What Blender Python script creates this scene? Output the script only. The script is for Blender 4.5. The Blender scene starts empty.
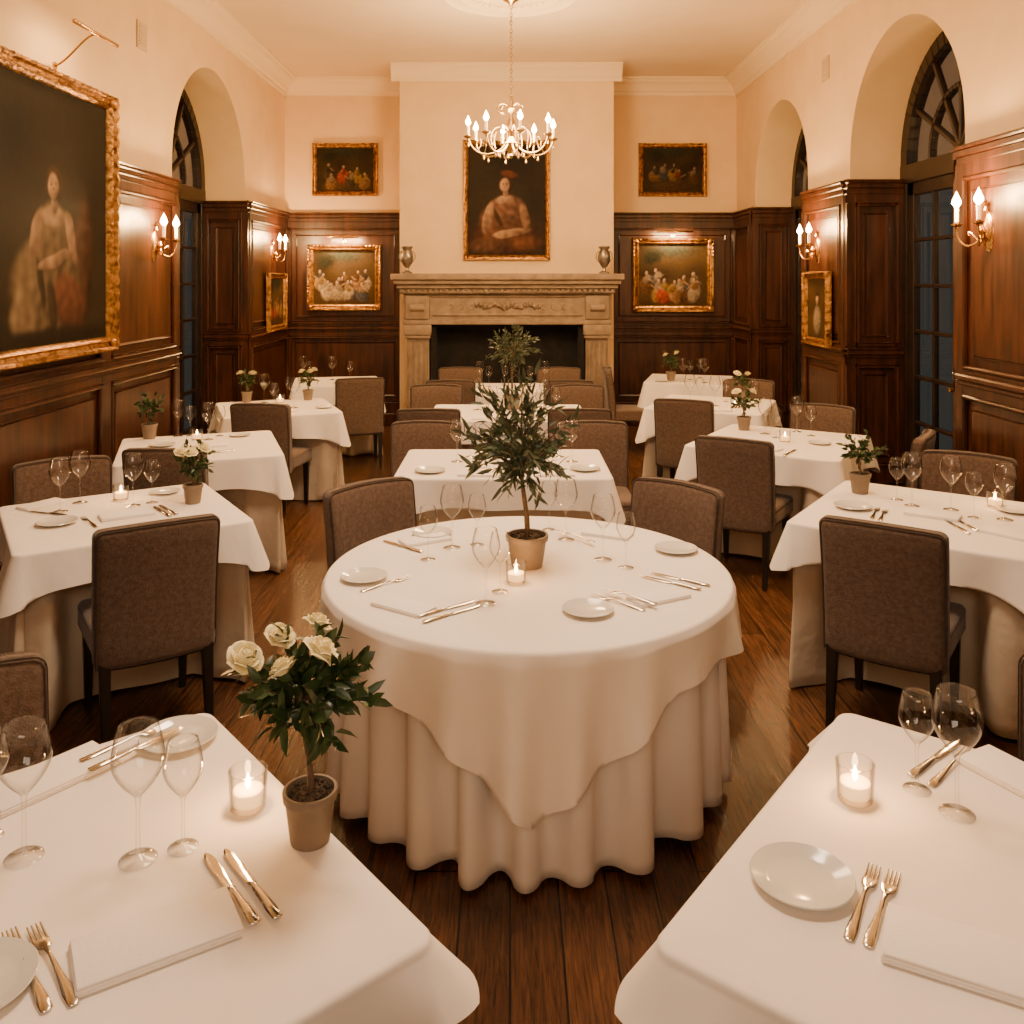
import bpy, bmesh, math, random
from mathutils import Vector, Matrix, noise
random.seed(7)
K=890.0; H=1.9; T=0.76; VX=510.0; VY=278.0
XL=-2.91; XR=2.93; YB=11.5; YF=-2.5; ZC=4.46; WT=2.74
COL=bpy.context.scene.collection
def TP(px,py,z=T):
    d=K*(H-z)/(py-VY); return Vector(((px-VX)*d/K,d,z))

# ---------------- materials ----------------
def mat(name,color=(.5,.5,.5),rough=.5,metal=0,spec=.5,color2=None,nscale=5,nstretch=(1,1,1),bump=0,bscale=40,sheen=0,emis=None,estr=0,detail=4,bstretch=(1,1,1),contrast=(.35,.65),coat=0,bdist=.01):
    m=bpy.data.materials.new(name); m.use_nodes=True
    nt=m.node_tree; b=nt.nodes['Principled BSDF']
    b.inputs['Base Color'].default_value=(*color,1); b.inputs['Roughness'].default_value=rough
    b.inputs['Metallic'].default_value=metal; b.inputs['Specular IOR Level'].default_value=spec
    b.inputs['Coat Weight'].default_value=coat; b.inputs['Coat Roughness'].default_value=.2
    if sheen: b.inputs['Sheen Weight'].default_value=sheen
    if emis: b.inputs['Emission Color'].default_value=(*emis,1); b.inputs['Emission Strength'].default_value=estr
    tc=nt.nodes.new('ShaderNodeTexCoord')
    def mp(s):
        n=nt.nodes.new('ShaderNodeMapping'); n.inputs['Scale'].default_value=s
        nt.links.new(tc.outputs['Object'],n.inputs['Vector']); return n
    if color2:
        n=nt.nodes.new('ShaderNodeTexNoise'); n.inputs['Scale'].default_value=nscale; n.inputs['Detail'].default_value=detail
        nt.links.new(mp(nstretch).outputs[0],n.inputs['Vector'])
        r=nt.nodes.new('ShaderNodeValToRGB'); r.color_ramp.elements[0].position=contrast[0]; r.color_ramp.elements[1].position=contrast[1]
        r.color_ramp.elements[0].color=(*color,1); r.color_ramp.elements[1].color=(*color2,1)
        nt.links.new(n.outputs['Fac'],r.inputs['Fac']); nt.links.new(r.outputs['Color'],b.inputs['Base Color'])
    if bump:
        n=nt.nodes.new('ShaderNodeTexNoise'); n.inputs['Scale'].default_value=bscale; n.inputs['Detail'].default_value=3
        nt.links.new(mp(bstretch).outputs[0],n.inputs['Vector'])
        bp=nt.nodes.new('ShaderNodeBump'); bp.inputs['Strength'].default_value=bump; bp.inputs['Distance'].default_value=bdist
        nt.links.new(n.outputs['Fac'],bp.inputs['Height']); nt.links.new(bp.outputs[0],b.inputs['Normal'])
    return m
M={}
M['plaster']=mat('plaster',(.71,.51,.265),.85,color2=(.75,.555,.305),nscale=3,bump=.08,bscale=60)
M['ceiling']=mat('ceiling_paint',(.72,.57,.37),.9,color2=(.75,.60,.41),nscale=2)
M['trimwhite']=mat('cornice_paint',(.78,.63,.40),.7)
M['wood']=mat('walnut_panelling',(.020,.0060,.0024),.38,color2=(.070,.0205,.0075),nscale=6,nstretch=(3,3,.35),bump=.05,bscale=30,bstretch=(3,3,.2),detail=8,coat=.10,spec=.4)
M['darkwood']=mat('dark_window_wood',(.012,.006,.0035),.4,color2=(.022,.010,.005),nscale=5)
M['legwood']=mat('ebony_leg',(.010,.007,.005),.35)
M['linen']=mat('white_linen',(.88,.80,.715),.85,color2=(.86,.78,.69),nscale=2.5,bump=.5,bscale=4,sheen=.08,bdist=.03,bstretch=(1,1,.6))
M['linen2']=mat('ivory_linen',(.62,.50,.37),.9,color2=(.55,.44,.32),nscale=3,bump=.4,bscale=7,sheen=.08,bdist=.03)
M['napkin']=mat('napkin_linen',(.90,.83,.75),.9,bump=.1,bscale=120)
M['velvet']=mat('taupe_velvet',(.085,.050,.033),.95,color2=(.145,.092,.063),nscale=55,sheen=.22,bump=.35,bscale=180,detail=6,contrast=(.3,.7))
M['piping']=mat('seat_piping',(.05,.03,.02),.8,bump=.2,bscale=200)
M['gold']=mat('gilded_wood',(.46,.23,.05),.36,metal=.85,color2=(.12,.05,.012),nscale=22,bump=.9,bscale=32,contrast=(.40,.66))
M['brass']=mat('brass',(.60,.36,.12),.25,metal=1)
M['steel']=mat('silver_cutlery',(.72,.68,.62),.16,metal=1)
M['silver']=mat('aged_brass',(.50,.33,.13),.3,metal=1)
M['ceramic']=mat('glazed_ceramic',(.68,.65,.58),.12,spec=.6)
M['pot']=mat('taupe_clay_pot',(.20,.15,.105),.6,color2=(.25,.185,.13),nscale=12,bump=.1,bscale=60)
M['soil']=mat('potting_soil',(.03,.02,.012),.95,color2=(.12,.08,.05),nscale=120,bump=1,bscale=140)
M['leafo']=mat('olive_leaf',(.026,.042,.017),.45,color2=(.10,.12,.06),nscale=22)
M['leafd']=mat('dark_green_leaf',(.014,.034,.008),.4,color2=(.055,.09,.025),nscale=25)
M['bark']=mat('bark',(.09,.055,.03),.85,color2=(.16,.10,.06),nscale=40,bump=.5,bscale=80)
M['rose']=mat('cream_petal',(.88,.74,.34),.6,color2=(.90,.82,.50),nscale=20,sheen=.1)
M['wax']=mat('candle_wax',(.85,.70,.45),.5,emis=(1,.5,.16),estr=1.8)
M['sleeve']=mat('ivory_candle_sleeve',(.85,.70,.45),.5,emis=(1,.5,.18),estr=1.8)
M['flame']=mat('warm_bulb',(1,.8,.5),.5,emis=(1,.55,.2),estr=80)
M['vflame']=mat('candle_flame',(1,.8,.5),.5,emis=(1,.55,.2),estr=60)
M['stone']=mat('carved_limestone',(.22,.155,.095),.8,color2=(.32,.23,.15),nscale=9,bump=.4,bscale=45)
M['soot']=mat('sooty_brick',(.005,.0045,.004),.95,color2=(.012,.009,.007),nscale=12,bump=.3,bscale=20)
M['urn']=mat('pewter_urn',(.30,.26,.22),.35,metal=.8,color2=(.2,.17,.14),nscale=20)
M['vent']=mat('painted_grille',(.58,.43,.25),.6)

def glassmat(name,t0,t1,base=.05,top=.75,power=2.5,gc=(1,1,1)):
    m=bpy.data.materials.new(name); m.use_nodes=True; nt=m.node_tree
    nt.nodes.clear(); o=nt.nodes.new('ShaderNodeOutputMaterial'); mx=nt.nodes.new('ShaderNodeMixShader')
    t=nt.nodes.new('ShaderNodeBsdfTransparent')
    g=nt.nodes.new('ShaderNodeBsdfGlossy'); g.inputs['Roughness'].default_value=.02; g.inputs[0].default_value=(*gc,1)
    lw=nt.nodes.new('ShaderNodeLayerWeight'); lw.inputs[0].default_value=.5
    p=nt.nodes.new('ShaderNodeMath'); p.operation='POWER'; p.inputs[1].default_value=power
    mr=nt.nodes.new('ShaderNodeMapRange'); mr.inputs['To Min'].default_value=base; mr.inputs['To Max'].default_value=top
    cr=nt.nodes.new('ShaderNodeValToRGB'); cr.color_ramp.elements[0].color=(*t0,1); cr.color_ramp.elements[0].position=.4; cr.color_ramp.elements[1].color=(*t1,1)
    L=nt.links.new
    L(lw.outputs['Facing'],p.inputs[0]); L(p.outputs[0],mr.inputs['Value']); L(mr.outputs[0],mx.inputs[0])
    L(lw.outputs['Facing'],cr.inputs[0]); L(cr.outputs[0],t.inputs[0])
    L(t.outputs[0],mx.inputs[1]); L(g.outputs[0],mx.inputs[2]); L(mx.outputs[0],o.inputs[0]); return m
M['glass']=glassmat('clear_glass',(.985,.98,.97),(.20,.18,.15),.04,.65,3.2)
M['pane']=glassmat('window_glass',(.6,.62,.6),(.4,.4,.4),.12,.6,2.5)

def floor_mat():
    m=bpy.data.materials.new('oak_planks'); m.use_nodes=True; nt=m.node_tree; L=nt.links.new
    b=nt.nodes['Principled BSDF']; tc=nt.nodes.new('ShaderNodeTexCoord')
    mp=nt.nodes.new('ShaderNodeMapping'); mp.inputs['Rotation'].default_value=(0,0,math.pi/2)
    L(tc.outputs['Object'],mp.inputs[0])
    br=nt.nodes.new('ShaderNodeTexBrick'); br.inputs['Scale'].default_value=1; br.inputs['Brick Width'].default_value=1.9
    br.inputs['Row Height'].default_value=.15; br.inputs['Mortar Size'].default_value=.0035; br.inputs['Mortar Smooth'].default_value=.2
    br.inputs['Color1'].default_value=(.062,.0250,.0095,1); br.inputs['Color2'].default_value=(.120,.050,.019,1); br.inputs['Mortar'].default_value=(.006,.003,.0015,1)
    L(mp.outputs[0],br.inputs['Vector'])
    mp2=nt.nodes.new('ShaderNodeMapping'); mp2.inputs['Scale'].default_value=(16,.9,1); L(tc.outputs['Object'],mp2.inputs[0])
    n=nt.nodes.new('ShaderNodeTexNoise'); n.inputs['Scale'].default_value=4; n.inputs['Detail'].default_value=10; n.inputs['Roughness'].default_value=.65; n.inputs['Distortion'].default_value=1.6; L(mp2.outputs[0],n.inputs[0])
    r=nt.nodes.new('ShaderNodeValToRGB'); r.color_ramp.elements[0].position=.35; r.color_ramp.elements[0].color=(.35,.33,.3,1); r.color_ramp.elements[1].position=.65; r.color_ramp.elements[1].color=(1.35,1.3,1.25,1)
    L(n.outputs['Fac'],r.inputs[0])
    mx=nt.nodes.new('ShaderNodeMix'); mx.data_type='RGBA'; mx.blend_type='MULTIPLY'; mx.inputs['Factor'].default_value=1
    L(br.outputs['Color'],mx.inputs['A']); L(r.outputs[0],mx.inputs['B']); L(mx.outputs['Result'],b.inputs['Base Color'])
    b.inputs['Roughness'].default_value=.27
    bp=nt.nodes.new('ShaderNodeBump'); bp.inputs['Strength'].default_value=.35; bp.inputs['Distance'].default_value=.01
    L(n.outputs['Fac'],bp.inputs['Height']); L(bp.outputs[0],b.inputs['Normal']); return m
M['floor']=floor_mat()
def canvas_mat():
    m=bpy.data.materials.new('oil_canvas'); m.use_nodes=True; nt=m.node_tree
    b=nt.nodes['Principled BSDF']; a=nt.nodes.new('ShaderNodeAttribute'); a.attribute_name='Col'
    nt.links.new(a.outputs['Color'],b.inputs['Base Color']); b.inputs['Roughness'].default_value=.6; b.inputs['Specular IOR Level'].default_value=.12
    tc=nt.nodes.new('ShaderNodeTexCoord'); n=nt.nodes.new('ShaderNodeTexNoise'); n.inputs['Scale'].default_value=60
    nt.links.new(tc.outputs['Object'],n.inputs[0]); bp=nt.nodes.new('ShaderNodeBump'); bp.inputs['Strength'].default_value=.2; bp.inputs['Distance'].default_value=.005
    nt.links.new(n.outputs['Fac'],bp.inputs['Height']); nt.links.new(bp.outputs[0],b.inputs['Normal']); return m
M['canvas']=canvas_mat()

# ---------------- mesh helpers ----------------
def fin(bm,name,m,sharp=35,recalc=True):
    if recalc: bmesh.ops.recalc_face_normals(bm,faces=bm.faces)
    me=bpy.data.meshes.new(name); bm.to_mesh(me); bm.free()
    me.polygons.foreach_set('use_smooth',[True]*len(me.polygons))
    me.set_sharp_from_angle(angle=math.radians(sharp))
    me.materials.append(M[m] if isinstance(m,str) else m); return me
def box(bm,x0,x1,y0,y1,z0,z1,bev=0,seg=2,mtx=None):
    r=bmesh.ops.create_cube(bm,size=1); vs=r['verts']
    for v in vs:
        v.co=Vector(((x0+x1)/2+v.co.x*(x1-x0),(y0+y1)/2+v.co.y*(y1-y0),(z0+z1)/2+v.co.z*(z1-z0)))
        if mtx: v.co=mtx@v.co
    if bev>0:
        es=list({e for v in vs for e in v.link_edges})
        bmesh.ops.bevel(bm,geom=es,offset=bev,segments=seg,affect='EDGES',profile=.5)
def lathe(bm,prof,seg=24,o=(0,0,0),mtx=None):
    rings=[]
    for r,z in prof:
        if r<1e-6: p=[Vector((0,0,z))]
        else: p=[Vector((r*math.cos(2*math.pi*i/seg),r*math.sin(2*math.pi*i/seg),z)) for i in range(seg)]
        rings.append([bm.verts.new((mtx@q if mtx else q)+Vector(o)) for q in p])
    for a,b in zip(rings,rings[1:]):
        for i in range(seg):
            j=(i+1)%seg
            if len(a)==1 and len(b)==1: break
            if len(a)==1: bm.faces.new((a[0],b[i],b[j]))
            elif len(b)==1: bm.faces.new((a[i],a[j],b[0]))
            else: bm.faces.new((a[i],a[j],b[j],b[i]))
def tube(bm,pts,rad,seg=8,flat=1,cap=True):
    pts=[Vector(p) for p in pts]; n=len(pts)
    if not hasattr(rad,'__len__'): rad=[rad]*n
    rings=[]; up=None
    for i,p in enumerate(pts):
        t=(pts[min(i+1,n-1)]-pts[max(i-1,0)]).normalized()
        if up is None: up=Vector((0,0,1)) if abs(t.z)<.9 else Vector((0,1,0))
        s=t.cross(up).normalized(); up=s.cross(t).normalized()
        rings.append([bm.verts.new(p+s*math.cos(a)*rad[i]+up*math.sin(a)*rad[i]*flat) for a in [2*math.pi*k/seg for k in range(seg)]])
    for a,b in zip(rings,rings[1:]):
        for i in range(seg): bm.faces.new((a[i],a[(i+1)%seg],b[(i+1)%seg],b[i]))
    if cap:
        bm.faces.new(rings[0][::-1]); bm.faces.new(rings[-1])
def bez(p0,p1,p2,p3,n=10):
    p0,p1,p2,p3=map(Vector,(p0,p1,p2,p3)); o=[]
    for i in range(n+1):
        t=i/n; o.append(p0*(1-t)**3+p1*3*t*(1-t)**2+p2*3*t*t*(1-t)+p3*t**3)
    return o
def sm(x): x=max(0,min(1,x)); return x*x*(3-2*x)

# ---------------- object helpers ----------------
def ob(name,data,loc=(0,0,0),rz=0,parent=None,scale=1,rot=None):
    o=bpy.data.objects.new(name,data); COL.objects.link(o)
    o.location=loc; o.rotation_euler=rot if rot else (0,0,rz)
    o.scale=(scale,)*3 if not hasattr(scale,'__len__') else scale
    if parent: o.parent=parent
    return o
def top(o,label,cat,group=None):
    o['label']=label; o['category']=cat
    if group: o['group']=group
    return o
def struct(o,label):
    o['label']=label; o['kind']='structure'; o['category']='room structure'; return o
def thing(name,parts,loc,rz,label,cat,group=None,scale=1,rot=None):
    r=top(ob(name,None,loc,rz,scale=scale,rot=rot),label,cat,group); r.empty_display_size=.1
    def add(par,ps):
        for p in ps:
            n,me,l,ro=p[0],p[1],p[2],p[3]
            c=ob(n,me,l,0,par,rot=ro)
            if len(p)>4 and p[4]: add(c,p[4])
            if len(p)>5: c['label']=p[5]
    add(r,parts); return r
Z0=(0,0,0)
def single(name,me,loc,rz,label,cat,group=None,scale=1):
    return top(ob(name,me,loc,rz,scale=scale),label,cat,group)

# ---------------- room shell ----------------
bm=bmesh.new(); box(bm,-3.6,3.6,YF-.2,YB+.2,-.12,0); struct(ob('floor',fin(bm,'floor','floor')),'dark oak plank floor')
bm=bmesh.new(); box(bm,-3.6,3.6,YF-.2,YB+.2,ZC,ZC+.12); struct(ob('ceiling',fin(bm,'ceiling','ceiling')),'cream painted ceiling')
SP=2.88
LO=[(7.66,9.77)]; RO=[(5.73,7.67),(8.75,10.64)]
def arch_wall(name,xi,xo,ops,label):
    pts=[(YF,0)]
    for a,b in ops:
        c=(a+b)/2; r=(b-a)/2
        pts+=[(a,0),(a,SP)]
        for i in range(1,32):
            t=math.pi*(1-i/32); pts.append((c+r*math.cos(t),SP+r*math.sin(t)))
        pts+=[(b,SP),(b,0)]
    pts+=[(YB,0),(YB,ZC),(YF,ZC)]
    bm=bmesh.new(); f=bm.faces.new([bm.verts.new((xi,y,z)) for y,z in pts])
    r=bmesh.ops.extrude_face_region(bm,geom=[f])
    for v in r['geom']:
        if isinstance(v,bmesh.types.BMVert): v.co.x=xo
    bmesh.ops.triangulate(bm,faces=[f for f in bm.faces if len(f.verts)>4])
    struct(ob(name,fin(bm,name,'plaster')),label)
XLO=XL-.46; XRO=XR+.46
arch_wall('wall_left',XL,XLO,LO,'cream plaster wall with an arched opening')
arch_wall('wall_right',XR,XRO,RO,'cream plaster wall with arched openings')
bm=bmesh.new(); box(bm,-3.6,3.6,YB,YB+.2,0,ZC); box(bm,-1.32,1.24,10.65,YB,0,ZC)
struct(ob('wall_back',fin(bm,'wall_back','plaster')),'cream plaster end wall with chimney breast')
bm=bmesh.new(); box(bm,-3.6,3.6,YF-.2,YF,0,ZC); struct(ob('wall_front',fin(bm,'wall_front','plaster')),'cream plaster wall')

def prof_ex(bm,p0,p1,nrm,prof):
    p0=Vector(p0);p1=Vector(p1);nv=Vector(nrm)
    A=[bm.verts.new(p0+nv*n+Vector((0,0,z))) for n,z in prof]; B=[bm.verts.new(p1+nv*n+Vector((0,0,z))) for n,z in prof]
    k=len(prof)
    for i in range(k): bm.faces.new((A[i],A[(i+1)%k],B[(i+1)%k],B[i]))
    bm.faces.new(A[::-1]); bm.faces.new(B)
CP=[(0,ZC),(0,ZC-.21),(.03,ZC-.21),(.035,ZC-.17),(.06,ZC-.155),(.075,ZC-.11),(.12,ZC-.07),(.16,ZC-.055),(.17,ZC-.03),(.2,ZC-.02),(.2,ZC)]
CPB=[(n*.55,z) for n,z in CP]
segs=[((XL,YF),(XL,YB),(1,0),CP),((XR,YF),(XR,YB),(-1,0),CP),((XL,YB),(-1.32,YB),(0,-1),CP),((1.24,YB),(XR,YB),(0,-1),CP),((-1.32-.1,10.65),(1.24+.1,10.65),(0,-1),CPB),((-1.32,10.65),(-1.32,YB),(-1,0),CPB),((1.24,10.65),(1.24,YB),(1,0),CPB)]
tn=[0]
def trim(me,label):
    tn[0]+=1; return struct(ob('trim_%d'%tn[0],me),label)
for a,b,n,cp in segs:
    bm=bmesh.new(); prof_ex(bm,(*a,0),(*b,0),(*n,0),cp); trim(fin(bm,'cornice','trimwhite'),'moulded cream cornice')
bm=bmesh.new(); lathe(bm,[(0,-.03),(.1,-.05),(.16,-.03),(.2,-.02),(.42,-.02),(.46,-.035),(.5,-.02),(.56,-.02),(.6,-.04),(.65,-.02),(.66,0)],64,(0,8.0,ZC))
for i in range(24):
    a=i*math.pi/12; lathe(bm,[(0,-.045),(.03,-.03),(.045,-.0)],10,(.32*math.cos(a),8+.32*math.sin(a),ZC-.015))
trim(fin(bm,'medallion','trimwhite'),'round plaster ceiling medallion')

def wains(o,al,nr,splits,z1=WT,rail=1.27,cap=True):
    bm=bmesh.new(); o=Vector((*o,0)); al=Vector((*al,0)); nr=Vector((*nr,0))
    mt=Matrix(((al.x,nr.x,0,o.x),(al.y,nr.y,0,o.y),(0,0,1,0),(0,0,0,1)))
    def b(s0,s1,n0,n1,za,zb,bev=.004): box(bm,s0,s1,n0,n1,za,zb,bev,1,mt)
    S0,S1=splits[0],splits[-1]
    b(S0,S1,0,.03,0,z1-.02,0)
    st=.075
    for s in splits:
        a=max(s-st,S0); c=min(s+st,S1); b(a,c,.028,.056,.18,z1-.1)
    for za,zb in ((.15,.3),(rail-.11,rail+.05),(z1-.2,z1-.06)):
        b(S0,S1,.028,.054,za,zb)
    b(S0,S1,.02,.078,rail-.02,rail+.02,.01); b(S0,S1,.02,.065,rail-.05,rail-.02,.006)
    b(S0,S1,.0,.060,z1-.12,z1-.07,.006); b(S0,S1,0,.072,z1-.07,z1-.025,.008); b(S0,S1,0,.085,z1-.025,z1,.008)
    for s,e in zip(splits,splits[1:]):
        a=s+st; c=e-st
        if c-a<.12: continue
        for za,zb in ((.3,rail-.11),(rail+.05,z1-.2)):
            w=.026
            for q in ((a,c,za,za+w),(a,c,zb-w,zb),(a,a+w,za,zb),(c-w,c,za,zb)): b(q[0],q[1],.03,.066,q[2],q[3],.009)
            g=.085
            if c-a>.35: b(a+g,c-g,.028,.046,za+g,zb-g,.014)
    return trim(fin(bm,'wainscot','wood',30),'mahogany panelled wainscot')
wains((XL,0),(0,1),(1,0),[YF,-.9,.7,2.4,4.4,6.3,7.66])
wains((XL,0),(0,1),(1,0),[9.77,YB])
wains((XR,0),(0,1),(-1,0),[YF,-.9,.7,2.4,4.0,5.73])
wains((XR,0),(0,1),(-1,0),[7.67,8.75])
wains((XR,0),(0,1),(-1,0),[10.64,YB])
wains((0,YB),(1,0),(0,-1),[XL,-1.32])
wains((0,YB),(1,0),(0,-1),[1.24,XR])
for (ops,xi,xo) in ((LO,XL,XLO),(RO,XR,XRO)):
    sg=1 if xi<0 else -1
    for a,b in ops:
        for y,n in ((a,1),(b,-1)):
            wains((xo if sg>0 else xi,y),(1,0),(0,n),[0-(.05 if sg<0 else 0),.46+(.05 if sg>0 else 0)])
def base(name,lst):
    bm=bmesh.new()
    for x0,x1,y0,y1 in lst: box(bm,x0,x1,y0,y1,0,.16,.008,1)
    struct(ob(name,fin(bm,name,'wood')),'dark wood baseboard')
base('baseboard_left',[(XL,XL+.07,YF,7.66),(XL,XL+.07,9.77,YB)])
base('baseboard_right',[(XR-.07,XR,YF,5.73),(XR-.07,XR,7.67,8.75),(XR-.07,XR,10.64,YB)])
base('baseboard_back',[(XL,-1.32,YB-.07,YB),(1.24,XR,YB-.07,YB)])

def window(n,x,a,b,sg):
    c=(a+b)/2; r=(b-a)/2; bm=bmesh.new()
    def bar(p,q,w,dp=.05):
        p=Vector((0,*p));q=Vector((0,*q)); d=(q-p); L=d.length; ang=math.atan2(d.z,d.y)
        mt=Matrix.Translation(Vector((x,0,0))+ (p+q)/2)@Matrix.Rotation(ang,4,'X')
        box(bm,-dp/2,dp/2,-L/2-.002,L/2+.002,-w/2,w/2,.004,1,mt)
    def arc(rr,w,dp=.05,n=28):
        for i in range(n):
            t0=math.pi*i/n;t1=math.pi*(i+1)/n
            bar((c+rr*math.cos(t0),SP+rr*math.sin(t0)),(c+rr*math.cos(t1),SP+rr*math.sin(t1)),w,dp)
    bar((a+.05,0),(a+.05,SP),.12,.09); bar((b-.05,0),(b-.05,SP),.12,.09)
    bar((a,2.78),(b,2.78),.16,.1); arc(r-.05,.14,.09); arc(r*.5,.035)
    for k in range(1,6):
        t=math.pi*k/6; bar((c+.02*math.cos(t),SP),(c+(r-.06)*math.cos(t),SP+(r-.06)*math.sin(t)),.035)
    for s0,s1 in ((a+.11,c),(c,b-.11)):
        bar((s0+.05,.02),(s0+.05,2.7),.1,.06); bar((s1-.05,.02),(s1-.05,2.7),.1,.06)
        bar((s0,.16),(s1,.16),.3,.06); bar((s0,2.65),(s1,2.65),.11,.06)
        m=(s0+s1)/2; bar((m,.3),(m,2.62),.03,.045)
        for k in range(1,6): z=.31+k*(2.6-.31)/6; bar((s0+.08,z),(s1-.08,z),.03,.045)
    w=struct(ob('window_%d'%n,fin(bm,'window','darkwood')),'dark wood french doors under an arched fanlight')
    bm=bmesh.new(); pts=[(a+.02,.02)]+[(b-.02,.02)]+[(c+(r-.03)*math.cos(math.pi*i/30),SP+(r-.03)*math.sin(math.pi*i/30)) for i in range(31)]
    bm.faces.new([bm.verts.new((x,y,z)) for y,z in pts])
    g=ob('glass_pane',fin(bm,'panes','pane'),parent=w)
    bm=bmesh.new()
    for s in (-.05,.05):
        lathe(bm,[(0,0),(.014,0),(.014,.03),(.02,.035),(.02,.05),(0,.055)],10,(x+sg*.03,c+s,1.05),Matrix.Rotation(sg*math.pi/2,4,'Y'))
    ob('handle',fin(bm,'handle','brass'),parent=w)
window(1,XLO-.02,*LO[0],1); window(2,XRO+.02,*RO[0],-1); window(3,XRO+.02,*RO[1],-1)

# ---------------- fireplace ----------------
def fireplace():
    parts=[]
    bm=bmesh.new()
    for (x0,x1,y0,z0,z1) in ((-1.27,1.21,10.24,1.72,1.78),(-1.30,1.24,10.19,1.78,1.83),(-1.33,1.27,10.14,1.83,1.88),(-1.36,1.30,10.10,1.88,1.95)):
        box(bm,x0,x1,y0,10.648,z0,z1,.012,2)
    for i in range(39):
        x=-1.25+i*.0635; box(bm,x,x+.035,10.215,10.26,1.735,1.775,.004,1)
    parts.append(('mantel_shelf',fin(bm,'mantel_shelf','stone'),Z0,Z0))
    bm=bmesh.new(); box(bm,-1.24,1.18,10.32,10.648,1.36,1.72,.008,1)
    box(bm,-1.24,1.18,10.29,10.34,1.36,1.42,.012,2); box(bm,-.90,.84,10.30,10.34,1.46,1.485,.006,1); box(bm,-.90,.84,10.30,10.34,1.675,1.70,.006,1)
    for i in range(-7,8):
        cx=-.03+i*.052; s=1-.05*abs(i)
        mt=Matrix.Translation((cx,10.315,1.58+.018*math.sin(i*1.7)))@Matrix.Rotation(i*.5,4,'Y')@Matrix.Diagonal((.036*s,.035,.055*s,1))
        lathe(bm,[(0,-1),(.6,-.7),(1,0),(.6,.7),(0,1)],10,(0,0,0),mt)
    for sx in (-1,1):
        for k in range(3):
            pts=[(-.03+sx*(.42+k*.12+.05*t*math.cos(t*5)),10.315,1.58+.05*t*math.sin(t*5)) for t in [j/10 for j in range(11)]]
            tube(bm,pts,.010,6)
    parts.append(('frieze',fin(bm,'frieze','stone'),Z0,Z0))
    bm=bmesh.new()
    box(bm,-.16,.16,-.02,.34,0,.16,.01,2); box(bm,-.15,.15,-.0,.34,.16,.21,.015,2)
    box(bm,-.13,.13,.05,.34,.21,1.22,.006,1)
    for i in range(4):
        x=-.09+i*.06; tube(bm,[(x,.05,.27),(x,.05,1.15)],.022,8)
    box(bm,-.15,.15,.0,.34,1.2,1.24,.01,2); box(bm,-.16,.16,-.02,.34,1.24,1.36,.012,2); box(bm,-.14,.14,-.03,.3,1.42,1.70,.02,2)
    tube(bm,[(-.08,-.03,1.56),(.08,-.03,1.56)],.045,12)
    col=fin(bm,'pilaster','stone')
    parts+= [('pilaster',col,(-1.07,10.3,0),Z0),('pilaster',col,(1.01,10.3,0),Z0)]
    bm=bmesh.new()
    box(bm,-.92,.86,10.60,10.645,0,1.37); box(bm,-.92,-.86,10.36,10.6,0,1.37); box(bm,.80,.86,10.36,10.6,0,1.37); box(bm,-.92,.86,10.36,10.6,1.33,1.37)
    parts.append(('firebox',fin(bm,'firebox','soot'),Z0,Z0,None,'black sooty firebox'))
    bm=bmesh.new(); box(bm,-1.35,1.3,10.12,10.62,.0,.05,.01,2); parts.append(('hearth',fin(bm,'hearth','stone'),Z0,Z0))
    thing('fireplace',parts,(0,0,0),0,'large carved limestone fireplace with black firebox','fireplace')
fireplace()
bm=bmesh.new(); lathe(bm,[(0,0),(.055,0),(.055,.015),(.02,.03),(.016,.06),(.03,.075),(.06,.12),(.07,.18),(.06,.23),(.045,.26),(.062,.29),(.062,.3),(.04,.3),(.0,.27)],24)
for s in (-1,1): tube(bm,[(s*.06,0,.13),(s*.09,0,.17),(s*.085,0,.22),(s*.055,0,.25)],.006,6)
me=fin(bm,'urn','urn')
for x in (-1.19,1.09): single('urn',me,(x,10.3,1.951),0,'small pewter urn standing on the mantel','urn','mantel urns',1.05)

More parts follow.
